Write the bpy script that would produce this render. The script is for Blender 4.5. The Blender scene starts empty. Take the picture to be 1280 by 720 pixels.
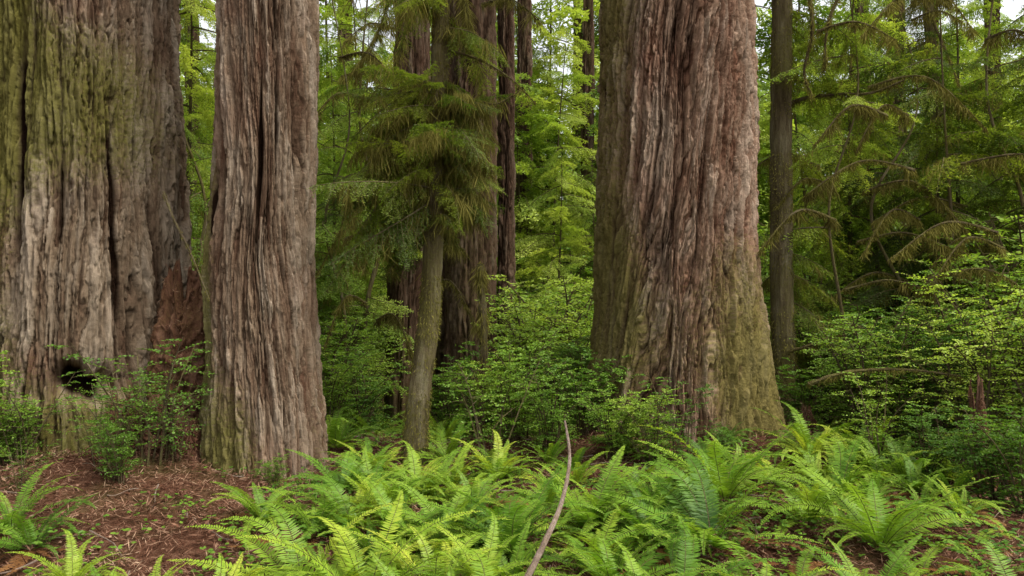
import bpy, math, numpy as np, time
from mathutils import Vector, Matrix, Euler
T0=time.time()
rng=np.random.default_rng(11)
scene=bpy.context.scene
F=995.0; CH=2.0
def W(px,d): return (px-640)/F*d
def Z(py,d): return CH-(py-360)/F*d

# ---------------- noise ----------------
def hsh(ix,iy,s):
    h=(ix*374761393+iy*668265263+s*1274126177)&0xffffffff
    h=((h^(h>>13))*1274126177)&0xffffffff
    h=h^(h>>16)
    h=(h*1103515245+12345)&0xffffffff
    h=h^(h>>15)
    return (h&0xffffff)/float(0x1000000)
def vn(x,y,p,s):
    x=np.asarray(x,float);y=np.asarray(y,float)
    ix=np.floor(x).astype(np.int64);iy=np.floor(y).astype(np.int64)
    fx=x-ix;fy=y-iy
    fx=fx*fx*fx*(fx*(fx*6-15)+10);fy=fy*fy*fy*(fy*(fy*6-15)+10)
    a=hsh(ix%p,iy,s);b=hsh((ix+1)%p,iy,s);c=hsh(ix%p,iy+1,s);d=hsh((ix+1)%p,iy+1,s)
    return ((a*(1-fx)+b*fx)*(1-fy)+(c*(1-fx)+d*fx)*fy)*2-1
def worley(x,y,p,s):
    ix=np.floor(x).astype(np.int64);iy=np.floor(y).astype(np.int64)
    f1=np.full(x.shape,9.);f2=np.full(x.shape,9.);cid=np.zeros(x.shape)
    for dx in (-1,0,1):
        for dy in (-1,0,1):
            jx=ix+dx;jy=iy+dy
            qx=jx+hsh(jx%p,jy,s);qy=jy+hsh(jx%p,jy,s+7)
            d=np.hypot(qx-x,qy-y);c=hsh(jx%p,jy,s+13)
            m=d<f1
            f2=np.where(m,f1,np.minimum(f2,d));cid=np.where(m,c,cid);f1=np.where(m,d,f1)
    return f1,f2,cid
def sat(a): return np.clip(a,0,1)
def sm(a):
    a=sat(a);return a*a*(3-2*a)

def gz(x,y):
    x=np.asarray(x,float);y=np.asarray(y,float)
    z=-0.14*np.clip(y-10,0,7)+0.035*np.clip(y-24,0,40)+.17*np.clip(y-50,0,90)
    z=z+0.32*np.exp(-((x+4.0)**2/1.3+(y-8.3)**2/0.9))+0.22*np.exp(-((x+5.6)**2/2.5+(y-7.6)**2/1.0))
    z=z+0.22*np.exp(-((x-2.2)**2/3.5+(y-10.2)**2/2.2))+0.12*np.exp(-((x-3.6)**2/1.5+(y-6.8)**2/.8))
    z=z+0.09*vn(x*.6+50,y*.6+50,100000,3)+0.05*vn(x*2+90,y*2+50,100000,4)+.025*vn(x*5+90,y*5+50,100000,6)
    return z

# ---------------- mesh builder ----------------
class MB:
    def __init__(s): s.V=[];s.Fc=[];s.T=[];s.n=0
    def add(s,V,F_,mat,tint=0.5):
        V=np.asarray(V,float).reshape(-1,3);F_=np.asarray(F_,np.int64)
        s.V.append(V);s.Fc.append((F_+s.n,mat))
        s.T.append(np.broadcast_to(np.asarray(tint,float),(len(V),)).copy());s.n+=len(V)
    def freeze(s):
        V=np.concatenate(s.V);T=np.concatenate(s.T)
        g={}
        for f,m in s.Fc: g.setdefault((f.shape[1],m),[]).append(f)
        return V,T,[(np.concatenate(v),k[1]) for k,v in g.items()]
    def inst(s,tpl,M,off,dt=0.):
        V,T,G=tpl
        V2=V@np.asarray(M).T+np.asarray(off)
        for f,m in G: s.Fc.append((f+s.n,m))
        s.V.append(V2);s.T.append(T+dt);s.n+=len(V2)
    def mesh(s,name,mats,smooth=False,attrs=None):
        V,T,G=s.freeze()
        me=bpy.data.meshes.new(name)
        me.vertices.add(len(V));me.vertices.foreach_set('co',V.astype(np.float32).ravel())
        nl=sum(f.size for f,_ in G);npl=sum(len(f) for f,_ in G)
        me.loops.add(nl);me.polygons.add(npl)
        me.loops.foreach_set('vertex_index',np.concatenate([f.ravel() for f,_ in G]).astype(np.int32))
        tot=np.concatenate([np.full(len(f),f.shape[1]) for f,_ in G])
        st=np.concatenate([[0],np.cumsum(tot)[:-1]])
        me.polygons.foreach_set('loop_start',st.astype(np.int32))
        me.polygons.foreach_set('material_index',np.concatenate([np.full(len(f),m) for f,m in G]).astype(np.int32))
        me.polygons.foreach_set('use_smooth',np.full(npl,smooth))
        a=me.attributes.new('tint','FLOAT','POINT');a.data.foreach_set('value',T.astype(np.float32))
        if attrs:
            for k,v in attrs.items():
                if v.ndim==2:
                    a=me.attributes.new(k,'FLOAT_VECTOR','POINT');a.data.foreach_set('vector',v.astype(np.float32).ravel())
                else:
                    a=me.attributes.new(k,'FLOAT','POINT');a.data.foreach_set('value',v.astype(np.float32))
        for m in mats: me.materials.append(m)
        me.update(calc_edges=True)
        return me
def obj(name,me,loc=(0,0,0),rot=(0,0,0),sc=1.,parent=None):
    o=bpy.data.objects.new(name,me);scene.collection.objects.link(o)
    o.location=loc;o.rotation_euler=rot
    o.scale=(sc,sc,sc) if np.isscalar(sc) else sc
    if parent: o.parent=parent
    return o
def empty(name): 
    o=bpy.data.objects.new(name,None);scene.collection.objects.link(o);return o
def nrm(a): return a/np.maximum(np.linalg.norm(a,axis=-1,keepdims=True),1e-9)

def leaves(mb,P,D,Nn,L,Wd,mat,tint,wide=.45,kind=4):
    D=nrm(D);S=nrm(np.cross(D,Nn));n=len(P)
    L=np.broadcast_to(L,(n,))[:,None];Wd=np.broadcast_to(Wd,(n,))[:,None]
    tint=np.broadcast_to(tint,(n,))
    if kind==4: pts=[P,P+D*L*wide+S*Wd/2,P+D*L,P+D*L*wide-S*Wd/2]
    elif kind==5: pts=[P-S*Wd*.35,P+S*Wd*.35,P+D*L*.55+S*Wd*.5,P+D*L,P+D*L*.55-S*Wd*.5]
    else:
        C=nrm(np.cross(S,D))
        pts=[P,P+D*L*.28+S*Wd/2+C*L*.06,P+D*L*.68+S*Wd*.42+C*L*.06,P+D*L,P+D*L*.68-S*Wd*.42+C*L*.06,P+D*L*.28-S*Wd/2+C*L*.06]
    k=len(pts)
    V=np.stack(pts,1).reshape(-1,3)
    mb.add(V,np.arange(n*k).reshape(n,k),mat,np.repeat(tint,k))
def tube(mb,P,R,mat,sides=6,tint=.5,wob=0):
    P=np.asarray(P,float);R=np.broadcast_to(np.asarray(R,float),(len(P),))
    T=nrm(np.gradient(P,axis=0));up=np.array([0,0,1.]) if abs(T[0,2])<.8 else np.array([1.,0,0])
    A=nrm(np.cross(T,up));B=np.cross(T,A)
    th=np.arange(sides)*2*math.pi/sides
    rr=R[:,None]*(1+wob*rng.uniform(-1,1,(len(P),sides)))
    V=P[:,None]+rr[...,None]*(A[:,None]*np.cos(th)[None,:,None]+B[:,None]*np.sin(th)[None,:,None])
    n=len(P);i=np.arange(n-1)[:,None]*sides;j=np.arange(sides)[None]
    j2=(j+1)%sides
    Fq=np.stack([i+j,i+j2,i+sides+j2,i+sides+j],-1).reshape(-1,4)
    mb.add(V.reshape(-1,3),Fq,mat,tint)
def smooth_path(pts,n):
    pts=np.asarray(pts,float);m=len(pts)
    t=np.linspace(0,m-1,n);i=np.clip(np.floor(t).astype(int),0,m-2);f=(t-i)[:,None]
    p0=pts[np.clip(i-1,0,m-1)];p1=pts[i];p2=pts[i+1];p3=pts[np.clip(i+2,0,m-1)]
    return .5*((2*p1)+(-p0+p2)*f+(2*p0-5*p1+4*p2-p3)*f*f+(-p0+3*p1-3*p2+p3)*f**3)

# ---------------- materials ----------------
def newmat(name):
    m=bpy.data.materials.new(name);m.use_nodes=True;nt=m.node_tree;nt.nodes.clear()
    out=nt.nodes.new('ShaderNodeOutputMaterial');return m,nt,out
def nd(nt,t,**kw):
    n=nt.nodes.new(t)
    for k,v in kw.items():
        if k in n.inputs:
            s=n.inputs[k]
            if isinstance(v,bpy.types.NodeSocket): nt.links.new(v,s)
            else: s.default_value=v
        else: setattr(n,k,v)
    return n
def mix(nt,fac,a,b,bt='MIX'):
    n=nt.nodes.new('ShaderNodeMix');n.data_type='RGBA';n.blend_type=bt
    for i,v in ((0,fac),(6,a),(7,b)):
        if isinstance(v,bpy.types.NodeSocket): nt.links.new(v,n.inputs[i])
        else: n.inputs[i].default_value=v if i==0 else (*v,1)
    return n.outputs[2]
def math_(nt,op,a,b=0.,clamp=False):
    n=nt.nodes.new('ShaderNodeMath');n.operation=op;n.use_clamp=clamp
    for i,v in ((0,a),(1,b)):
        if isinstance(v,bpy.types.NodeSocket): nt.links.new(v,n.inputs[i])
        else: n.inputs[i].default_value=v
    return n.outputs[0]
def ramp(nt,fac,stops):
    n=nt.nodes.new('ShaderNodeValToRGB');nt.links.new(fac,n.inputs[0])
    e=n.color_ramp.elements
    while len(e)<len(stops): e.new(.5)
    for q,(p,c) in zip(e,stops): q.position=p;q.color=(*c,1)
    return n.outputs[0]
def attr(nt,name,o='Fac'):
    n=nt.nodes.new('ShaderNodeAttribute');n.attribute_name=name;return n.outputs[o]
def vmul(nt,v,s):
    n=nt.nodes.new('ShaderNodeVectorMath');n.operation='MULTIPLY'
    nt.links.new(v,n.inputs[0]);n.inputs[1].default_value=s;return n.outputs[0]
def noise(nt,v,scale,detail=4,rough=.6):
    return nd(nt,'ShaderNodeTexNoise',Vector=v,Scale=scale,Detail=detail,Roughness=rough).outputs['Fac']

def leafmat(name,stops,trans=.4,nscale=.6,objw=.45,tw=.6,gloss=.02):
    m,nt,out=newmat(name)
    t=attr(nt,'tint');oi=nt.nodes.new('ShaderNodeObjectInfo').outputs['Random']
    geo=nt.nodes.new('ShaderNodeNewGeometry').outputs['Position']
    nz=noise(nt,geo,nscale,1)
    f=math_(nt,'ADD',math_(nt,'MULTIPLY',t,tw),math_(nt,'MULTIPLY',oi,objw))
    f=math_(nt,'ADD',f,math_(nt,'MULTIPLY',math_(nt,'SUBTRACT',nz,.5),1.0),True)
    c=ramp(nt,f,stops)
    p=nt.nodes.new('ShaderNodeBsdfDiffuse');nt.links.new(c,p.inputs[0])
    tr=nt.nodes.new('ShaderNodeBsdfTranslucent')
    c2=mix(nt,1.0,c,(1.12,1.12,.6),'MULTIPLY');nt.links.new(c2,tr.inputs[0])
    ms=nt.nodes.new('ShaderNodeMixShader');ms.inputs[0].default_value=trans
    nt.links.new(p.outputs[0],ms.inputs[1]);nt.links.new(tr.outputs[0],ms.inputs[2])
    o=ms.outputs[0]
    if gloss>0:
        g=nt.nodes.new('ShaderNodeBsdfGlossy');g.inputs['Roughness'].default_value=.5;g.inputs[0].default_value=(.8,.85,.7,1)
        m2=nt.nodes.new('ShaderNodeMixShader');m2.inputs[0].default_value=gloss
        nt.links.new(o,m2.inputs[1]);nt.links.new(g.outputs[0],m2.inputs[2]);o=m2.outputs[0]
    nt.links.new(o,out.inputs[0]);return m
def barkmat(name,dark,c1,c2,c3,mossc=(.13,.13,.035),simple=False,bump=.8,red=(.15,.06,.04)):
    m,nt,out=newmat(name)
    bc=attr(nt,'bc','Vector') if not simple else nd(nt,'ShaderNodeTexCoord').outputs['Object']
    n1=noise(nt,vmul(nt,bc,(1,1,.16)),7,4,.65)
    n2=noise(nt,vmul(nt,bc,(1,1,.12)),60,4,.75)
    n3=noise(nt,bc,1.3,3,.6)
    n4=noise(nt,bc,30,5,.75)
    if simple: f=n1
    else: f=math_(nt,'ADD',math_(nt,'MULTIPLY',n1,.65),math_(nt,'MULTIPLY',attr(nt,'cid'),.34))
    col=ramp(nt,f,[(.33,c1),(.5,c2),(.68,c3)])
    col=mix(nt,.55,col,ramp(nt,n2,[(.32,(.4,.37,.35)),(.52,(1,1,1)),(.7,(1.5,1.5,1.5))]),'MULTIPLY')
    col=mix(nt,math_(nt,'MULTIPLY',math_(nt,'SUBTRACT',n3,.5),2.6,True),col,mix(nt,.6,col,red))
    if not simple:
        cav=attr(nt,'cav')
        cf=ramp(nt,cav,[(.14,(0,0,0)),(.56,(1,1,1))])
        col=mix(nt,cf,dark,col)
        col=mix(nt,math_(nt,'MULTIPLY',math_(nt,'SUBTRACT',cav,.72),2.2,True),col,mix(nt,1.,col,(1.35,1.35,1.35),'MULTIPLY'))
        ms=attr(nt,'moss')
    else: ms=math_(nt,'MULTIPLY',n3,.8)
    mf=math_(nt,'MULTIPLY',math_(nt,'SUBTRACT',math_(nt,'ADD',ms,math_(nt,'MULTIPLY',n4,.9)),.75),3.0,True)
    if not simple: mf=math_(nt,'MULTIPLY',mf,cf)
    mc=mix(nt,n4,tuple(x*.45 for x in mossc),tuple(x*1.5 for x in mossc))
    col=mix(nt,math_(nt,'MULTIPLY',mf,.85),col,mc)
    p=nt.nodes.new('ShaderNodeBsdfDiffuse');nt.links.new(col,p.inputs[0]);p.inputs['Roughness'].default_value=.5
    hb=math_(nt,'ADD',n2,math_(nt,'MULTIPLY',n4,.7))
    b=nd(nt,'ShaderNodeBump',Strength=bump,Distance=.03,Height=hb)
    nt.links.new(b.outputs[0],p.inputs['Normal'])
    nt.links.new(p.outputs[0],out.inputs[0]);return m
barkA=barkmat('redwood_bark_grey',(.018,.010,.006),(.092,.055,.034),(.165,.118,.076),(.26,.208,.15),mossc=(.115,.108,.024),red=(.15,.065,.042))
barkB=barkmat('redwood_bark_grey2',(.018,.010,.006),(.092,.053,.033),(.175,.122,.08),(.275,.218,.16),mossc=(.115,.105,.028),red=(.16,.075,.048))
barkC=barkmat('redwood_bark_pink',(.022,.011,.007),(.13,.066,.041),(.215,.138,.092),(.305,.23,.168),mossc=(.14,.12,.034),red=(.21,.095,.065))
barkD=barkmat('redwood_bark_dark',(.008,.005,.003),(.045,.026,.016),(.083,.052,.033),(.13,.095,.065),mossc=(.08,.075,.022),red=(.07,.03,.02))
barkS=barkmat('slim_bark',(.03,.02,.01),(.06,.045,.024),(.115,.09,.05),(.19,.165,.10),mossc=(.12,.11,.03),simple=True,red=(.09,.065,.035))
deadwood=barkmat('dead_wood',(.03,.015,.01),(.045,.02,.012),(.11,.052,.032),(.18,.10,.068),mossc=(.13,.08,.035),simple=True)
twigmat=barkmat('twig_wood',(.03,.02,.01),(.04,.028,.016),(.075,.055,.033),(.12,.095,.06),simple=True)
needle=leafmat('conifer_needles',[(.0,(.03,.045,.009)),(.35,(.065,.11,.012)),(.7,(.15,.205,.022)),(1,(.27,.32,.035))],.48)
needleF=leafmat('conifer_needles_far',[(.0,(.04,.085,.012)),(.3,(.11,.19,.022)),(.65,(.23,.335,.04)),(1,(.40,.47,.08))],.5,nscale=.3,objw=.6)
needleHaze=leafmat('conifer_needles_painted_haze',[(.0,(.12,.19,.06)),(.3,(.23,.33,.11)),(.7,(.36,.46,.18)),(1,(.48,.56,.26))],.5,nscale=.2)  # paler, greyer greens: distance haze painted into the needle colour
shrubm=leafmat('huckleberry_leaf',[(.0,(.03,.08,.012)),(.4,(.08,.17,.018)),(.8,(.17,.29,.03)),(1,(.27,.38,.045))],.45)
shrubF=leafmat('understory_leaf',[(.0,(.04,.10,.012)),(.4,(.115,.22,.022)),(.8,(.23,.355,.04)),(1,(.36,.47,.07))],.5,nscale=.35,objw=.6)
fernm=leafmat('fern_green',[(.0,(.04,.10,.012)),(.35,(.11,.225,.018)),(.75,(.24,.36,.03)),(1,(.41,.47,.05))],.45,1.2,gloss=.02)
ferndead=leafmat('fern_dead',[(.0,(.08,.035,.015)),(.5,(.17,.08,.03)),(1,(.28,.15,.06))],.25,1.2,gloss=0)
mossm=leafmat('hanging_moss',[(.0,(.05,.042,.012)),(.5,(.13,.115,.028)),(1,(.24,.215,.055))],.3,1.,gloss=0)
litter=leafmat('litter',[(.0,(.04,.016,.009)),(.35,(.12,.055,.034)),(.7,(.22,.125,.08)),(1,(.34,.23,.15))],.1,1.5,0,.9,gloss=0)

def groundmat():
    m,nt,out=newmat('forest_duff')
    g=nt.nodes.new('ShaderNodeNewGeometry').outputs['Position']
    n1=noise(nt,g,.9,5);n2=noise(nt,g,14,6,.75);n3=noise(nt,g,60,4,.7)
    c=ramp(nt,n2,[(.3,(.028,.013,.008)),(.5,(.09,.042,.025)),(.72,(.17,.095,.06))])
    c=mix(nt,math_(nt,'MULTIPLY',math_(nt,'SUBTRACT',n1,.5),4,True),c,(.05,.05,.015))
    c=mix(nt,.6,c,ramp(nt,n3,[(.3,(.4,.4,.4)),(.7,(1.5,1.5,1.5))]),'MULTIPLY')
    p=nd(nt,'ShaderNodeBsdfDiffuse',Roughness=.5);nt.links.new(c,p.inputs[0])
    b=nd(nt,'ShaderNodeBump',Strength=.8,Distance=.04,Height=math_(nt,'ADD',n2,n3))
    nt.links.new(b.outputs[0],p.inputs['Normal']);nt.links.new(p.outputs[0],out.inputs[0]);return m
gm=groundmat()
s=np.linspace(-1,1,421);gx=s*14+np.sign(s)*np.abs(s)**7*500
gy=s*14+np.sign(s)*np.abs(s)**7*500+9
X,Y=np.meshgrid(gx,gy);n=421
mb=MB();i=np.arange(n-1)[:,None]*n;j=np.arange(n-1)[None]
mb.add(np.stack([X,Y,gz(X,Y)],-1),np.stack([i+j,i+j+1,i+n+j+1,i+n+j],-1).reshape(-1,4),0)
obj('forest_ground',mb.mesh('forest_ground',[gm],True))

# ---------------- big trunks ----------------
def trunk(name,prof,mat,nth,dz=.015,ztop=6.4,cell=.11,depth=.055,twist=0.,seed=1,lobes=(),mossf=None,cavity=None,zb=-1.2,vs=1.0,hi=17,wa=1.,kn=1.):
    zz=np.concatenate([np.arange(zb,ztop,dz),np.linspace(ztop+.05,hi,50)])
    pr=np.array(prof);zf=np.linspace(zb,hi,400)
    def itp(c):
        y=np.interp(zf,pr[:,0],pr[:,c]);k=np.hanning(15);k/=k.sum()
        y=np.convolve(np.pad(y,7,'edge'),k,'valid');return np.interp(zz,zf,y)
    cx,cy,r=itp(1),itp(2),itp(3)
    th=np.linspace(0,2*math.pi,nth,endpoint=False)
    TH,ZZ=np.meshgrid(th,zz);R0=float(np.mean(pr[:,3]));Nc=max(8,2*int(round(math.pi*R0/cell)))
    t1=TH/(2*math.pi)
    q=max(4,Nc//5)
    warp=wa*(.9*vn(t1*q,ZZ*.4*vs+9,q,seed)+.45*vn(t1*q*3,ZZ*1.0*vs+9,q*3,seed+1)+.16*kn*vn(t1*Nc*2,ZZ*3.5*vs,Nc*2,seed+41))
    u=t1*Nc+twist*(ZZ+ .8*vn(t1*3,ZZ*.35,3,seed+31))/cell+warp
    def fur(n,k): return sat(np.abs(n)*k)
    r1=fur(vn(u*.5,ZZ*.32*vs,Nc//2,seed+2),2.6)
    r2=fur(vn(u,ZZ*.65*vs,Nc,seed+3),2.2)
    r3=fur(vn(u*2,ZZ*1.4*vs,Nc*2,seed+4),2.0)
    ju=.22*kn*vn(u*4,ZZ*10,Nc*4,seed+15);jz=.25*vn(u*6,ZZ*3,Nc*6,seed+14)
    f1,f2,cid=worley(u+ju,ZZ*1.3*vs+jz,Nc,seed+5)
    pl=sat((f2-f1)*3.0)
    g1,g2,cid2=worley(u*2.0+ju*2,ZZ*2.6*vs+jz*2,Nc*2,seed+25)
    pl2=sat((g2-g1)*2.6)
    k1,k2,cid3=worley(u*4.0+ju*2,ZZ*6.*vs+jz*2,Nc*4,seed+35)
    us3=u*5+1.3*vn(u*2,ZZ*1.5*vs,Nc*2,seed+17);saw3=us3-np.floor(us3)
    h=.30*r1+.22*r2+.12*r3+.20*pl+.16*pl2
    fine=.4*vn(u*6,ZZ*2.2*vs,Nc*6,seed+6)+.35*vn(u*12,ZZ*5*vs,Nc*12,seed+8)+.35*(saw3-.5)+.2*kn*vn(u*9,ZZ*30,Nc*9,seed+9)
    peel=(cid-.5)*.22+(cid2-.5)*.30+(cid3-.5)*.22*kn
    R=np.repeat(r[:,None],nth,1)
    lob=np.zeros_like(R)
    base=np.exp(-np.clip(ZZ+.3,0,9)/1.3)
    for k,ph,a0,a1 in lobes: lob+=np.cos(k*(TH+twist*ZZ*.4/R0-math.radians(ph)))*(a0+a1*base)
    lob+=.03*vn(t1*5,ZZ*.6,5,seed+20)+.02*vn(t1*14,ZZ*.8*vs,14,seed+21)
    R=R*(1+lob)+depth*(h-.75+.16*fine+peel)
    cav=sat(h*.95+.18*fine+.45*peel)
    if cavity:
        for (ta,tz,wa_,wz,dp) in cavity:
            da=(TH-math.radians(ta)+math.pi)%(2*math.pi)-math.pi
            da=da+.16/R0*vn(TH*5,ZZ*2.3,9999,seed+60)*min(1,wa_*6)
            g=np.exp(-((da*R0/wa_)**2+((ZZ-tz+.12*vn(TH*9,ZZ*0,9999,seed+61))/wz)**2)**1.2*(1+.5*vn(TH*12,ZZ*6,9999,5)))
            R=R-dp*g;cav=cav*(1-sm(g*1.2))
    moss=np.zeros_like(R) if mossf is None else mossf(TH,ZZ,t1,seed)
    V=np.stack([cx[:,None]+R*np.cos(TH),cy[:,None]+R*np.sin(TH),ZZ],-1).reshape(-1,3)
    tw=(u/Nc)*2*math.pi
    bc=np.stack([R0*np.cos(tw),R0*np.sin(tw),ZZ],-1).reshape(-1,3)
    m=len(zz);i=np.arange(m-1)[:,None]*nth;j=np.arange(nth)[None];j2=(j+1)%nth
    mb=MB();mb.add(V,np.stack([i+j,i+j2,i+nth+j2,i+nth+j],-1).reshape(-1,4),0)
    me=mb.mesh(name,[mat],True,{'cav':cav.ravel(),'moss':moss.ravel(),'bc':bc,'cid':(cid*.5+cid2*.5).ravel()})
    return obj(name,me)
def lobe(th,deg,w): 
    d=(th-math.radians(deg)+math.pi)%(2*math.pi)-math.pi
    return np.exp(-(d/math.radians(w))**2)
mA=lambda TH,ZZ,t1,s: .5*lobe(TH,-108,30)+.35*sat(1.2-ZZ*.6)+.45*vn(t1*7,ZZ*.5,7,s+50)+.24
mB=lambda TH,ZZ,t1,s: .22*sat(1-ZZ*.5)+.4*vn(t1*7,ZZ*.5,7,s+50)+.18+.2*lobe(TH,-150,40)
mC=lambda TH,ZZ,t1,s: .35*sat(1.6-ZZ*.55)+.25*lobe(TH,-165,38)+.4*vn(t1*7,ZZ*.5,7,s+50)+.15
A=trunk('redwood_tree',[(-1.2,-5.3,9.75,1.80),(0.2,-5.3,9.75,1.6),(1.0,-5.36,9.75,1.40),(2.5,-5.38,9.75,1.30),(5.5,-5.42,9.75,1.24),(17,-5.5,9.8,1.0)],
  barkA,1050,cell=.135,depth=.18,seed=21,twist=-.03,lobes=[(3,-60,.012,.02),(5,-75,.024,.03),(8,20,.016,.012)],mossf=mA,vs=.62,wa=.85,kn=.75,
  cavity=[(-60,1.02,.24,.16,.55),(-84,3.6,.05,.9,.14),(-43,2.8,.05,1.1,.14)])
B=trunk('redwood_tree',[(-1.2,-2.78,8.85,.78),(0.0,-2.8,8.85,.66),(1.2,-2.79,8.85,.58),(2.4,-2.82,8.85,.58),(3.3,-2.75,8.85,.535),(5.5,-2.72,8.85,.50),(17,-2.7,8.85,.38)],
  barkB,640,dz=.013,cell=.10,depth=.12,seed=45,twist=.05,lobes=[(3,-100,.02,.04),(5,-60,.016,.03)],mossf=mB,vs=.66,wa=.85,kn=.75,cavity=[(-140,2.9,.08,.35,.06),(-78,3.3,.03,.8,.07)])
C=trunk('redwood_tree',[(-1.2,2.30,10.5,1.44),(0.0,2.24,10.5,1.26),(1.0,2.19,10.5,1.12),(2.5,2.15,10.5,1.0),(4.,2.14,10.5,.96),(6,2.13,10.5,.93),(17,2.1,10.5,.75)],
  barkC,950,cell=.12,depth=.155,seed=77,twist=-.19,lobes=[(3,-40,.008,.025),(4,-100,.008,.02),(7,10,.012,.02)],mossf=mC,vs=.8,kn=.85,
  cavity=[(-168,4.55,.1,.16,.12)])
def bgtrunk(px,d,r,seed,flare=1.25,lean=0.,nth=160,mat=None):
    x=W(px,d);zg=float(gz(x,d));tp=max(17,zg+17)
    return trunk('redwood_tree',[(zg-2,x-lean*.3,d,r*flare),(zg+.1,x-lean*.2,d,r*flare),(zg+1.5,x,d,r*1.08),(zg+7,x+lean,d,r),(tp,x+lean*2,d,r*.7)],
      mat or barkD,nth,dz=.05,ztop=zg+12,cell=.14,depth=.13,seed=seed,lobes=[(3,seed*37,.03,.05),(5,seed*11,.03,.03)],zb=zg-2,hi=tp,vs=.6,wa=.8,
      mossf=lambda TH,ZZ,t1,s: .25+.35*vn(t1*4,ZZ*.4,4,s))
bgtrunk(507,16.5,.38,101,1.15,.12)
bgtrunk(560,19,.38,102,1.2,0)
bgtrunk(588,17.8,.52,103,1.3,.05)
bgtrunk(632,18.5,.18,104,1.2)
bgtrunk(655,24,.22,105)
bgtrunk(735,26,.2,106);bgtrunk(722,32,.22,107)
bgtrunk(432,28,.3,108);bgtrunk(1240,22,.2,109);bgtrunk(1120,28,.3,110);bgtrunk(240,24,.2,111);bgtrunk(1075,32,.4,112);bgtrunk(1165,20,.15,115)
bgtrunk(-150,16,.7,113,nth=220);bgtrunk(1480,17,.8,114,nth=220)
print('trunks',time.time()-T0)

# ---------------- conifer branches ----------------
def conifer_branch(q_,seed,droop=.3):
    r=np.random.default_rng(seed);mb=MB()
    nl,nw,sp,nt_,sst=[(.024,.008,.0135,44,.045),(.045,.019,.034,36,.06),(.08,.036,.075,24,.09)][q_]
    t=np.linspace(0,1,9)
    mx=np.stack([t,.05*np.sin(t*4+seed),.12*t-droop*t*t],-1)
    tube(mb,mx,.011*(1-t*.85),1,4 if q_<2 else 3)
    S=[];Dd=[];Ln=[];tn=[]
    for k in range(nt_):
        tt=.08+.9*k/nt_+r.uniform(-.008,.008)
        P=np.array([np.interp(tt,t,mx[:,c]) for c in range(3)])
        l=(.46*(1-tt)**.75*min(1,tt*3.2+.2)+.06)*r.uniform(.45,1.2)
        a=math.radians(r.uniform(38,68))*(1 if k%2 else -1)
        D=np.array([math.cos(a),math.sin(a),-.15-1.0*r.uniform()]);D/=np.linalg.norm(D)
        S.append(P);Dd.append(D);Ln.append(l);tn.append(r.uniform(-.12,.12))
        ns=int(l/sst)
        for q in range(ns):
            s_=.15+.8*q/max(ns,1)
            a2=a+math.radians(r.uniform(35,55))*(1 if q%2 else -1)
            D2=np.array([math.cos(a2),math.sin(a2),-.3-.9*r.uniform()]);D2/=np.linalg.norm(D2)
            S.append(P+D*l*s_+np.array([0,0,-.15*l*s_*s_]));Dd.append(D2);Ln.append(max(.03,l*.42*(1-s_*.8))*r.uniform(.7,1.2));tn.append(r.uniform(-.12,.12)+.1)
    S=np.array(S);Dd=np.array(Dd);Ln=np.array(Ln);tn=np.array(tn)
    if q_<2: leaves(mb,S,Dd,np.tile([0,0,1.],(len(S),1)),Ln,.004,1,.3,.1)
    cnt=np.maximum(2,(Ln/sp).astype(int));idx=np.repeat(np.arange(len(S)),cnt)
    off=np.concatenate([np.arange(c) for c in cnt]);s_=(off+.5)/cnt[idx]
    for side in (-1,1):
        D=Dd[idx];P=S[idx]+D*(Ln[idx]*s_)[:,None];P[:,2]-=.12*Ln[idx]*s_*s_
        U=np.tile([0,0,1.],(len(P),1))+r.normal(0,.35,(len(P),3))
        Sd=nrm(np.cross(D,U))
        ND=D*.5+Sd*side+r.normal(0,.25,(len(P),3))
        leaves(mb,P,ND,U,nl*(1-.35*s_)*r.uniform(.7,1.25,len(P)),nw,0,.45+tn[idx]+.25*s_+r.uniform(-.1,.1,len(P)))
    return mb.freeze()
def rotz(a): c,s=math.cos(a),math.sin(a);return np.array([[c,-s,0],[s,c,0],[0,0,1.]])
def roty(a): c,s=math.cos(a),math.sin(a);return np.array([[c,0,s],[0,1,0],[-s,0,c]])
def rotx(a): c,s=math.cos(a),math.sin(a);return np.array([[1,0,0],[0,c,-s],[0,s,c]])
fineB=[conifer_branch(0,i,.3+.16*i) for i in range(3)]
coarB=[conifer_branch(1,10+i,.25+.14*i) for i in range(3)]
farB=[conifer_branch(2,20+i,.25+.14*i) for i in range(3)]
def conifer(tpls,H,z0,nb,lmax,seed,r0=.1,pw=.6):
    r=np.random.default_rng(seed);mb=MB()
    t=np.linspace(0,1,24);p=np.stack([.12*np.sin(t*5+seed),.12*np.cos(t*4+seed)-.12,t*H-.4],-1)
    tube(mb,p,r0*(1-t*.93),1,8,wob=.06)
    az=r.uniform(0,6)
    for k in range(nb):
        f=(k+r.uniform())/nb;z=z0+(H-z0)*f
        az+=2.4+r.uniform(-.5,.5)
        L=(lmax*(1-f)**pw+.35)*r.uniform(.45,1.2)
        M=rotz(az)@roty(r.uniform(-.3,.5))@rotx(r.uniform(-.5,.5))*L
        o=[np.interp(z,p[:,2],p[:,c]) for c in range(3)]
        mb.inst(tpls[r.integers(len(tpls))],M,o,r.uniform(-.25,.25))
    return mb
ft=[conifer(farB,13+3*i,.4,75,2.9+.3*i,200+i,pw=.4) for i in range(3)]
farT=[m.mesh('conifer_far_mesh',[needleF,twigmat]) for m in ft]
hillT=[m.mesh('conifer_hill_mesh',[needleHaze,twigmat]) for m in ft]
midT=[conifer(coarB,9.5+i*2.5,.8,55,2.1,300+i,.08,pw=.5).mesh('conifer_mid_mesh',[needle,twigmat]) for i in range(2)]
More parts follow.
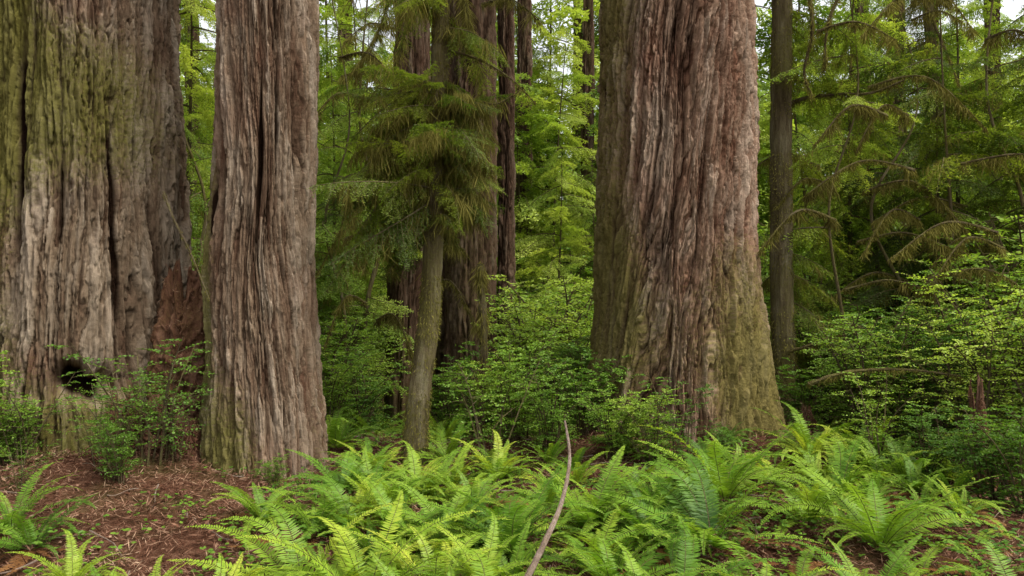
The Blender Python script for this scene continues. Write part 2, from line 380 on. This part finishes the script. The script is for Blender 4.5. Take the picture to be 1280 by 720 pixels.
midY=[conifer(coarB,9.5+i*2.5,.8,55,2.1,320+i,.08,pw=.4).mesh('conifer_light_mesh',[needleF,twigmat]) for i in range(2)]
# ---------------- shrubs ----------------
def shrub(seed,H=1.,ns=13,leaf=.03,spread=.55,nside=11,nleaf=13):
    r=np.random.default_rng(seed);mb=MB();P=[];D=[];NN=[];TT=[]
    for k in range(ns):
        az=r.uniform(0,2*math.pi);sp=spread*r.uniform(.3,1);h=H*r.uniform(.55,1.05)
        e=np.array([math.cos(az)*sp,math.sin(az)*sp,h]);m_=e*np.array([.35,.35,.62])+r.normal(0,.05*H,3)
        path=smooth_path([np.array([r.uniform(-.08,.08),r.uniform(-.08,.08),-.1]),m_,e],9)
        tube(mb,path,np.linspace(.011,.003,9)*max(H,.6),1,4)
        dd=r.uniform(-.1,.1)
        for q in range(nside):
            f=.22+.78*(q+r.uniform())/nside
            b=np.array([np.interp(f*8,np.arange(9),path[:,c]) for c in range(3)])
            a=r.uniform(0,2*math.pi);l=H*r.uniform(.16,.36)*(1.15-f*.5)
            d=nrm(np.array([math.cos(a),math.sin(a),r.uniform(-.2,.6)]))
            s_=np.linspace(0,1,4)[:,None]
            sp_=b+d*l*s_+np.array([0,0,-.1*l])*s_*s_
            tube(mb,sp_,np.linspace(.004,.0015,4)*max(H,.6),1,3)
            side0=nrm(np.cross(d,[0,0,1.]))
            for w in range(3):
                if w==0: bb,d2,l2=b,d,l
                else:
                    f2=r.uniform(.2,.6);bb=b+d*l*f2;d2=nrm(d+side0*(1 if w==1 else -1)*r.uniform(.6,1.));l2=l*.6
                nlv=nleaf if w==0 else int(nleaf*.65)
                s2=(np.arange(nlv)+r.uniform(0,1,nlv))/nlv
                pp=bb+d2*(l2*(.1+.9*s2))[:,None];pp[:,2]-=.1*l*s2*s2
                sd=nrm(np.cross(d2,[0,0,1.]))
                sg=np.where(np.arange(nlv)%2,1,-1)[:,None]
                P.append(pp);D.append(d2*.6+sd*sg+r.normal(0,.3,(nlv,3)));NN.append(np.array([0,-.3,1.])+r.normal(0,.8,(nlv,3)))
                TT.append(.45+dd+.2*f+r.uniform(-.2,.2,nlv))
    P=np.concatenate(P);D=np.concatenate(D);NN=np.concatenate(NN);TT=np.concatenate(TT)
    leaves(mb,P,D,NN,leaf*r.uniform(.65,1.2,len(P)),leaf*.55,0,TT,kind=6 if leaf<.05 else 4)
    return mb
shN=[shrub(400+i,1.,14,.030).mesh('huckleberry_mesh',[shrubm,twigmat]) for i in range(3)]
shS=shrub(410,1.,6,.026,.6,9,10).mesh('huckleberry_sparse_mesh',[shrubm,twigmat])
shM=[shrub(415+i,1.7,13,.034,.9,15,13).mesh('huckleberry_tall_mesh',[shrubm if i==1 else shrubF,twigmat]) for i in range(3)]
shF=[shrub(420+i,2.6,17,.07,1.1,15,12).mesh('understory_mesh',[shrubF,twigmat]) for i in range(3)]
# ---------------- ferns ----------------
def fern(seed,nf=20,L0=.95,dead=0,elev=(22,70)):
    r=np.random.default_rng(seed);mb=MB()
    for k in range(nf):
        isd=1 if r.uniform()<dead else 0
        az=k*2.4+r.uniform(-.35,.35);L=L0*r.uniform(.6,1.12)
        el=math.radians(r.uniform(*elev)) if not isd else math.radians(r.uniform(5,25))
        n=26;t=np.linspace(0,1,n);bend=r.uniform(.8,1.9)
        ang=el-bend*t**1.6;ds=L/(n-1)
        rr=np.concatenate([[0],np.cumsum(np.cos(ang[:-1])*ds)]);zz=np.concatenate([[0],np.cumsum(np.sin(ang[:-1])*ds)])
        swing=r.uniform(-.35,.35);a_=az+swing*t*t
        path=np.stack([rr*np.cos(a_),rr*np.sin(a_),zz],-1)
        if isd: path[:,2]=np.maximum(path[:,2],.02)
        tube(mb,path,np.linspace(.0045,.001,n),2 if not isd else 1,3)
        m=54;tp=np.linspace(.12,.995,m);
        P=np.stack([np.interp(tp,t,path[:,c]) for c in range(3)],-1)
        Tg=nrm(np.stack([np.interp(tp,t,np.gradient(path[:,c])) for c in range(3)],-1))
        Sd=nrm(np.cross(Tg,np.tile([0,0,1.],(m,1))));Up=np.cross(Sd,Tg)
        ln=L*.098*np.sin(np.clip((tp-.02)/.98,0,1)**.6*math.pi)**.8*(1-.2*tp)+.004
        roll=r.uniform(-.35,.35);tn=r.uniform(-.28,.28)
        for sgn in (-1,1):
            sd=Sd*sgn*math.cos(roll*sgn)+Up*(math.sin(roll*sgn)+.12)
            D=sd+Tg*.35+r.normal(0,.09,(m,3));D[:,2]-=.12
            leaves(mb,P,D,Up+r.normal(0,.16,(m,3)),ln*r.uniform(.82,1.08,m),L*.0135,isd,.42+tn+.2*tp+r.uniform(-.08,.08,m),kind=5)
    return mb
fm=[fernm,ferndead,twigmat]
fernT=[fern(500+i,16+3*i,.98,.15).mesh('sword_fern_mesh',fm) for i in range(5)]
fernD=fern(560,12,.8,.85).mesh('sword_fern_dead_mesh',fm)
print('templates',time.time()-T0)

def put(name,me,px,d,sc,rz=None,parent=None,dz=0,tilt=.06):
    x=W(px,d);z=float(gz(x,d))+dz
    return obj(name,me,(x,d,z),(rng.uniform(-tilt,tilt),rng.uniform(-tilt,tilt),rng.uniform(0,6.28) if rz is None else rz),sc,parent)
FL=[(150,4.7,.62),(265,4.9,.85),(380,5.3,.9),(455,5.0,.95),(330,6.4,.65),(545,5.2,.9),(610,4.6,.85),(500,6.2,.8),(640,6.1,.95),(735,6.6,1.),(765,5.2,.85),
(800,6.2,.75),(890,6.0,1.05),(905,7.2,1.),(850,5.0,.75),(955,4.9,.8),(1010,6.6,.8),(1050,7.4,.95),(1100,6.1,1.),(1085,5.0,.65),(1270,4.8,.65),
(15,6.3,.75),(40,5.9,.6),(430,7.4,.7),(520,7.6,.7),(590,7.2,.7),(470,8.4,.7),(560,9.2,.75),(620,8.3,.7),(420,9.5,.8),(720,8.2,.65),(790,7.8,.65),
(965,8.0,.65),(1010,9.0,.85),(1130,8.2,.85),(1190,7.4,.6),(1080,9.3,.85),(395,6.2,.65),(560,6.3,.7),(800,4.7,.65),(1200,6.8,.55),(540,4.5,.7),(440,6.4,.7),(90,5.2,.45)]
for k,(px,d,s_) in enumerate(FL): put('sword_fern',fernT[k%5],px,d,s_*rng.uniform(.95,1.1))
for px,d,s_ in [(1150,5.6,.8),(1000,5.4,.7),(870,6.8,.6),(1220,6.2,.7),(700,5.2,.6),(500,5.4,.6),(1120,5.2,.6),(1240,5.4,.7),(1180,7.0,.7),(820,5.6,.6),(690,4.8,.6)]: put('dead_fern',fernD,px,d,s_)
pf=empty('fern_undergrowth')
k=0
while k<68:
    d=rng.uniform(4.8,9.4);px=rng.uniform(190,1200)
    if px<400 and d>5.3 and d<9: continue
    if px>950 and d<6.8: continue
    if 640<px<730 and d<6.4: continue
    k+=1;put('fern',fernT[k%5],px,d,rng.uniform(.4,.72),parent=pf,tilt=.15)
for k in range(110):
    d=rng.uniform(9.5,20);px=rng.uniform(-150,1430)
    x=W(px,d)
    if (x+5.3)**2+(d-9.75)**2<3.6 or (x-2.2)**2+(d-10.5)**2<2.2 : continue
    put('fern',fernT[k%5],px,d,rng.uniform(.6,1.),parent=pf)
SH=[(150,7.4,.62),(10,8.0,.8),(-40,7.6,1.1),(820,8.7,.85),(770,9.0,.9),(690,9.2,1.0),(650,10,1.3),(730,9.8,1.1),(600,11,1.3),
(345,7.9,.35),(1240,7.4,.9),(1010,10.8,1.),(640,9.6,.9),(410,10.5,1.2),(450,11.5,1.3),(560,12,1.2),(905,8.9,.4),(1160,8.2,.8),(1290,7.0,1.)]
for k,(px,d,s_) in enumerate(SH): put('huckleberry_bush',shN[k%3],px,d,s_)
for px,d,s_ in [(185,8.0,1.3),(215,8.2,.9),(850,8.8,1.),(30,7.9,.9),(1100,8.6,1.1),(620,8.8,1.3),(30,7.0,.5),(130,7.7,.8),(165,8.1,1.)]: put('huckleberry_bush',shS,px,d,s_)
SM=[(1110,9.8,.9),(1160,9.4,1.),(1220,8.8,1.),(1270,9.2,1.2),(1060,10.8,.9),(1320,8.4,1.1),(1190,11,1.2),(1100,12,1.3),(1260,11,1.4),(1030,12.5,1.1),(700,12,.9),(740,11.5,.8),(440,12.5,.9),(1150,10.5,1.2),(1230,10.,1.3),(1080,10.,1.)]
for k,(px,d,s_) in enumerate(SM): put('huckleberry_bush',shM[k%3],px,d,s_)
US=[(240,11.5,.8),(235,14,1.2),(410,13,.75),(440,14.5,.8),(400,17,1.2),(665,13,.85),(700,14,1.),(620,14.5,.6),(740,15,1.),(680,17,1.1),(1000,13.5,.9),(1060,13,.8),
(1130,13,.8),(1200,12.5,.8),(1330,11,1.3),(1100,16,1.3),(1180,16,1.3),(1260,15,1.4),(1020,18,1.5),(450,20,1.2),(560,22,1.),(700,22,1.4),(250,19,1.6),(-60,13,1.5),(-150,10,1.3),(600,25,1.3),(780,24,1.5),(1350,14,1.8)]
for k,(px,d,s_) in enumerate(US): put('understory_shrub',shF[k%3],px,d,s_)
HM=[(238,13.5,.9,0,1),(250,17,1.,1,1),(415,15.5,.8,0,1),(440,18,.9,1,1),(405,21,1.1,0,1),(1050,15,.8,1,1),(1110,14.5,.8,0,0),(1215,14.5,.8,1,1),(1290,12.5,.8,0,0),(1170,19,1.,1,1),(1020,19,1.,0,1),(700,19,.7,0,1),(690,23,.9,1,1),
(745,22,.7,0,0),(1270,18,1.1,1,1),(-120,13,1.,0,0),(1400,13,1.1,1,0),(560,26,.9,0,1),(460,24,1.,1,1),(1170,13,.7,0,0),(665,28,1.2,1,1)]
for px,d,s_,k,y in HM: put('hemlock_tree',(midY if y else midT)[k],px,d,s_)
pd=empty('distant_trees')
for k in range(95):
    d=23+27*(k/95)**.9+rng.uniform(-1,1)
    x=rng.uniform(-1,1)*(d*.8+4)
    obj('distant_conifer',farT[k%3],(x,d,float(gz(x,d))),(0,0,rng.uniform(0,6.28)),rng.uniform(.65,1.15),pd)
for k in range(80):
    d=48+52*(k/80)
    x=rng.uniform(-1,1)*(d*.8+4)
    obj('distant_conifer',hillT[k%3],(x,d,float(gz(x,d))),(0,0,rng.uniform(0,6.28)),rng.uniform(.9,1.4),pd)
for k in range(35):
    d=20+25*rng.uniform();x=rng.uniform(-1,1)*(d*.8+4)
    obj('distant_thicket',shF[k%3],(x,d,float(gz(x,d))),(0,0,rng.uniform(0,6.28)),rng.uniform(1.2,2.2),pd)

def strands(mb,pp,hang,mat):
    m=len(pp);D=np.stack([rng.normal(0,.35,m),rng.normal(0,.35,m),-np.ones(m)],-1)
    leaves(mb,pp,D,rng.normal(0,1,(m,3)),hang*rng.uniform(.3,1.3,m),.009,mat,rng.uniform(.1,.8,m))
def custom_tree(name,path,radii,brs,mats,sides=14,tp=None,mossy_=0,tr=(-.35,.0),tm=0,hang=.2):
    tp=tp or fineB
    mb=MB();P=smooth_path(path,60);R=np.interp(np.linspace(0,1,60),np.linspace(0,1,len(radii)),radii)
    tube(mb,P,R,1,sides,wob=.09)
    if tm:
        t=rng.uniform(4,50,tm);cl=vn(t*.7,t*0,9999,31)>-.2;t=t[cl];m=len(t)
        c=np.stack([np.interp(t,np.arange(60),P[:,q]) for q in range(3)],-1);rr=np.interp(t,np.arange(60),R)
        a=rng.uniform(0,6.28,m);c[:,0]+=np.cos(a)*rr;c[:,1]+=np.sin(a)*rr
        D=np.stack([np.cos(a)*.6,np.sin(a)*.6,-np.ones(m)],-1)+rng.normal(0,.3,(m,3))
        leaves(mb,c,D,rng.normal(0,1,(m,3)),rng.uniform(.015,.06,m),.01,2,rng.uniform(0,.9,m))
    for z,az,L,pitch in brs:
        o=np.array([np.interp(z,P[:,2],P[:,c]) for c in range(3)])
        M=rotz(math.radians(az))@roty(pitch)@rotx(rng.uniform(-.6,.6))*L
        mb.inst(tp[rng.integers(3)],M,o,rng.uniform(*tr))
        if mossy_:
            m=int(mossy_*L);t=rng.uniform(0,.85,m);cl=vn(t*7,t*0+z*9,9999,3)>-.1;t=t[cl];m=len(t)
            pp=np.stack([t,rng.normal(0,.08,m),.12*t-.4*t*t],-1)@M.T+o
            strands(mb,pp,hang,2)
    return obj(name,mb.mesh(name,mats))
d=9.2
br=[]
for k in range(74):
    z=rng.uniform(2.75,4.45);az=rng.choice([180,180,0])+rng.normal(0,42) if k%4 else rng.uniform(0,360)
    left=abs(((az+180)%360)-180)>90
    br.append((z,az,rng.uniform(.5,1.65) if left else rng.uniform(.4,1.0),rng.uniform(-.4,.5)))
for k in range(14): br.append((rng.uniform(5.0,8),rng.uniform(0,360),rng.uniform(.8,1.4),.2))
custom_tree('hemlock_tree',[(W(518,d),d,-.3),(W(522,d),d,.6),(W(538,d),d,1.8),(W(544,d),d,3.2),(W(550,d),d,4.6),(W(553,d),d,6),(W(556,d),d,9)],[.16,.135,.12,.105,.095,.085,.04],br,[needle,barkS,mossm],mossy_=380,tr=(-.4,.3),tm=6000,hang=.26)
d=12
br=[(rng.uniform(1.,2.6),rng.uniform(-70,70),rng.uniform(.7,1.3),.3) for k in range(5)]+[(rng.uniform(3,7),rng.uniform(-60,60),rng.uniform(1,1.8),.3) for k in range(8)]
custom_tree('hemlock_tree',[(W(980,d),d,-.8),(W(980,d),d,.5),(W(976,d),d,3),(W(977,d),d,6),(W(979,d),d,11)],[.20,.175,.165,.15,.09],br,[needle,barkS,mossm],mossy_=150,tm=9000)
d=15
br=[(rng.uniform(2,7.5),rng.uniform(0,360),rng.uniform(1.2,2.2),.35) for k in range(16)]
custom_tree('hemlock_tree',[(W(1196,d),d,-1.2),(W(1190,d),d,1.5),(W(1180,d),d,4),(W(1160,d),d,7.4),(W(1155,d),d,11)],[.13,.12,.11,.09,.05],br,[needle,barkS,mossm],mossy_=120)
for px0,px1,px2,d,r in [(1075,1060,1045,11.5,.025),(1120,1145,1090,12.5,.03),(1215,1190,1180,12.,.03),(1265,1245,1270,12,.035),(420,430,412,14,.03),(470,458,474,14.5,.045),(240,232,248,12,.03)]:
    br=[(rng.uniform(1.5,6),rng.uniform(0,360),rng.uniform(.5,1.3),rng.uniform(-.2,.4)) for k in range(14)]
    w_=rng.uniform(-.25,.25)
    custom_tree('hemlock_sapling',[(W(px0,d),d,-1),(W(px1,d),d+w_,1.4),(W(px2,d)-w_*.7,d,3.2),(W(px1,d)+w_,d,5),(W(px2-10,d),d,8.)],[r*1.3,r,r*.8,r*.5,r*.25],br,[needle if px0>1100 else needleF,barkS,mossm],8,coarB,120)

def mossy(name,pts,r0,r1,moss=1.,n=30,hang=.10):
    mb=MB();P=smooth_path(pts,n);tube(mb,P,np.linspace(r0,r1,n),0,7,wob=.25)
    m=int(560*moss*np.linalg.norm(np.diff(P,axis=0),axis=1).sum())
    t=rng.uniform(0,n-1,m);pp=np.stack([np.interp(t,np.arange(n),P[:,c]) for c in range(3)],-1)+rng.normal(0,r0*.5,(m,3))
    clump=.2+.8*sat(vn(t*.8,t*0,9999,int(rng.integers(999)))+.35)
    D=np.stack([rng.normal(0,.45,m),rng.normal(0,.45,m),-np.ones(m)],-1)
    leaves(mb,pp,D,rng.normal(0,1,(m,3)),hang*clump*rng.uniform(.3,1.3,m),.008,1,rng.uniform(.1,.8,m))
    return obj(name,mb.mesh(name,[twigmat,mossm]))
def wp(px,py,d): return (W(px,d),d,Z(py,d))
mossy('mossy_branch',[wp(985,130,12),wp(1010,122,11.9),wp(1050,118,11.7),wp(1090,116,11.5),wp(1130,100,11.3)],.035,.012)
mossy('mossy_branch',[wp(1010,-20,11),wp(1015,40,11),wp(1005,90,11.1),wp(1015,120,11)],.03,.01,1,hang=.14)
mossy('mossy_branch',[wp(1060,-30,11),wp(1035,30,11),wp(1030,90,11.1)],.03,.01,1,hang=.12)
mossy('mossy_branch',[wp(985,440,11.8),wp(1030,425,11.5),wp(1060,405,11.3),wp(1100,420,11)],.03,.01,1.3,hang=.15)
mossy('mossy_branch',[wp(1010,480,9),wp(1060,465,8.9),wp(1130,462,8.8),wp(1200,470,8.7)],.025,.01,1.3,hang=.1)
mossy('mossy_branch',[wp(545,150,9.3),wp(580,125,9.2),wp(620,130,9.1),wp(655,110,9.)],.02,.006,.9,hang=.07)
mossy('mossy_branch',[wp(548,60,9.3),wp(600,75,9.2),wp(640,100,9.2),wp(670,130,9.2)],.018,.005,.9,hang=.07)
mossy('mossy_branch',[wp(575,-20,12),wp(590,40,12),wp(600,100,12),wp(612,170,12)],.02,.006,1.8,hang=.35)
mossy('mossy_branch',[wp(490,-20,12),wp(480,20,12),wp(462,60,12),wp(440,90,12)],.02,.006,1.8,hang=.4)
mossy('mossy_branch',[wp(530,-30,11),wp(510,30,11),wp(495,80,11),wp(500,140,11)],.02,.006,1.8,hang=.35)
mossy('mossy_branch',[wp(600,330,10.5),wp(603,380,10.5),wp(605,440,10.5),wp(600,540,10.5)],.05,.05,2.2,hang=.2)
mossy('mossy_branch',[wp(205,240,8.6),wp(218,275,8.4),wp(240,320,8.3),wp(262,375,8.2)],.014,.006,.6,hang=.04)
mossy('mossy_branch',[wp(1150,-10,14),wp(1180,60,14),wp(1200,110,14)],.03,.01,1)
for k in range(30):
    a=rng.uniform(1000,1270);b=rng.uniform(0,420);dd=rng.uniform(9.8,13.);L=rng.uniform(60,160)*rng.choice([-1,1])
    mossy('mossy_branch',[wp(a,b,dd),wp(a+L*.5,b-12,dd-.3),wp(a+L,b+rng.uniform(0,60),dd-.5)],.022,.005,1.3,n=16,hang=.24)
for k in range(18):
    a=rng.uniform(400,620);b=rng.uniform(0,420);dd=rng.uniform(10.5,15);L=rng.uniform(40,90)*rng.choice([-1,1])
    mossy('mossy_branch',[wp(a,b,dd),wp(a+L*.5,b-6,dd-.3),wp(a+L,b+rng.uniform(10,60),dd-.5)],.02,.005,1.3,n=16,hang=.28)

def stump(name,x,y,zb,h,r,seed,mat,top=.35,lean=(0,0)):
    nth,nz=200,110;th=np.linspace(0,2*math.pi,nth,endpoint=False);t=np.linspace(0,1,nz)
    TH,T_=np.meshgrid(th,t)
    t1=TH/2/math.pi
    jag=1-.45*np.abs(vn(t1*9,T_*0+.5,9,seed))-.2*np.abs(vn(t1*31,T_*0+.5,31,seed+1))
    R=r*(1-(1-top)*T_**.8)*(1+.25*vn(t1*7,T_*3,7,seed+2)+.16*vn(t1*22,T_*7,22,seed+3)+.12*vn(t1*50,T_*28,50,seed+4)+.08*vn(t1*90,T_*60,90,seed+5))
    zz=zb+h*T_*(1-(1-jag)*T_**3)
    V=np.stack([x+R*np.cos(TH)+lean[0]*T_,y+R*np.sin(TH)+lean[1]*T_,zz],-1).reshape(-1,3)
    i=np.arange(nz-1)[:,None]*nth;j=np.arange(nth)[None];j2=(j+1)%nth
    mb=MB();Fq=np.stack([i+j,i+j2,i+nth+j2,i+nth+j],-1).reshape(-1,4)
    mb.add(V,Fq,0)
    c=np.array([[x+lean[0],y+lean[1],zb+h*.6]]);k=(nz-1)*nth
    mb.add(np.concatenate([V[k:k+nth],c]),np.stack([np.arange(nth),(np.arange(nth)+1)%nth,np.full(nth,nth)],-1),0)
    m=5000;ii=rng.integers(0,len(V),m)
    leaves(mb,V[ii],np.stack([rng.normal(0,.7,m),rng.normal(0,.7,m),rng.normal(-.5,.5,m)],-1),rng.normal(0,1,(m,3)),rng.uniform(.03,.09,m)*min(1,r*3),.006,1,rng.uniform(0,.9,m))
    return obj(name,mb.mesh(name,[mat,litter],True))
stump('rotten_stump',-3.66,9.1,-.3,2.65,.54,5,deadwood,.5,(-.02,0))
stump('rotten_stump',-4.0,8.5,-.3,1.25,.5,6,deadwood,.4)
stump('rotten_stump',-3.45,8.45,-.3,.95,.3,16,deadwood,.4)
stump('broken_stump',W(1018,10.3),10.3,-.4,.95,.26,8,deadwood,.15,(-.12,0))
stump('broken_stump',W(1232,7.9),7.9,-.4,1.6,.09,9,deadwood,.5,(-.1,0))
mb=MB()
tube(mb,smooth_path([(W(655,5.0),5.0,.14),(W(680,5.2),5.2,.33),(W(702,5.5),5.5,.52),(W(712,5.8),5.8,.76),(W(706,6.0),6.0,1.0)],40),np.linspace(.024,.008,40),0,8,wob=.08)
fb=barkmat('fallen_wood',(.1,.06,.04),(.14,.10,.075),(.22,.165,.13),(.32,.26,.21),simple=True,mossc=(.18,.13,.08))
obj('fallen_branch',mb.mesh('fallen_branch',[fb]))
mb=MB()
for k in range(260):
    x=rng.uniform(-6,6);y=rng.uniform(4.3,11);a=rng.uniform(0,6.28);L=rng.uniform(.15,.7)
    t=np.linspace(-.5,.5,8);xx=x+np.cos(a)*L*t;yy=y+np.sin(a)*L*t+.05*np.sin(t*5)
    tube(mb,np.stack([xx,yy,gz(xx,yy)+.02+rng.uniform(0,.05)],-1),np.linspace(.007,.002,8),0,5)
obj('fallen_twigs',mb.mesh('fallen_twigs',[fb]))
mb=MB();m=180000
x=rng.uniform(-7,7,m);y=4+9*rng.uniform(0,1,m)**1.2
hp=sat(vn(x*3+40,y*3+40,99999,88)+.2)
z=gz(x,y)+rng.uniform(.0,.03,m)+rng.uniform(0,.10,m)*hp
a=rng.uniform(0,6.28,m)
D=np.stack([np.cos(a),np.sin(a),rng.normal(0,.45,m)],-1)
big=rng.uniform(0,1,m)<.06
leaves(mb,np.stack([x,y,z],-1),D,np.array([0,0,1.])+rng.normal(0,.5,(m,3)),np.where(big,.045,.065)*rng.uniform(.5,1.8,m),np.where(big,.024,.0075),0,rng.uniform(0,1,m))
obj('needle_litter',mb.mesh('needle_litter',[litter]))
mb=MB();m=42000
x=rng.uniform(-8,9,m);y=4.5+13*rng.uniform(0,1,m)
k_=(vn(x*.9+30,y*.9+30,9999,77)>-.3)&((x>-2.2)|(y>9.5)|((rng.uniform(0,1,m)<.35)&(vn(x*2+30,y*2+30,9999,78)>.35)))
x=x[k_];y=y[k_];m=len(x);z=gz(x,y)+rng.uniform(.02,.16,m)
for q in range(3):
    a=rng.uniform(0,6.28,m)
    leaves(mb,np.stack([x,y,z],-1),np.stack([np.cos(a),np.sin(a),rng.uniform(-.2,.3,m)],-1),np.array([0,0,1.])+rng.normal(0,.3,(m,3)),rng.uniform(.02,.045,m),.03,0,rng.uniform(.2,.8,m),kind=6)
obj('ground_cover',mb.mesh('ground_cover',[shrubm]))

# ---------------- light ----------------
w=bpy.data.worlds.new('World');scene.world=w;w.use_nodes=True;nt=w.node_tree
bg=nt.nodes['Background'];sky=nt.nodes.new('ShaderNodeTexSky');sky.sky_type='NISHITA';sky.sun_disc=False
el=math.radians(60);az=math.radians(120)   # azimuth from +Y clockwise
sky.sun_elevation=el;sky.sun_rotation=az;sky.dust_density=5;sky.air_density=1.
hs=nt.nodes.new('ShaderNodeHueSaturation');hs.inputs['Saturation'].default_value=.15;hs.inputs['Value'].default_value=2.4
nt.links.new(sky.outputs[0],hs.inputs['Color']);nt.links.new(hs.outputs[0],bg.inputs[0]);bg.inputs[1].default_value=.15
sl=bpy.data.lights.new('sun','SUN');sl.energy=2.5;sl.angle=math.radians(16);sl.color=(1,.94,.82)
so=bpy.data.objects.new('sun',sl);scene.collection.objects.link(so)
dv=Vector((math.sin(az)*math.cos(el),math.cos(az)*math.cos(el),math.sin(el)))
so.rotation_euler=dv.to_track_quat('Z','Y').to_euler()
cam=bpy.data.cameras.new('camera');co=bpy.data.objects.new('camera',cam);scene.collection.objects.link(co)
cam.lens=28;cam.sensor_width=36;cam.clip_end=2000;co.location=(0,0,CH);co.rotation_euler=(math.radians(90),0,0)
scene.camera=co
scene.view_settings.view_transform='Standard';scene.view_settings.look='None'
print('done',time.time()-T0)
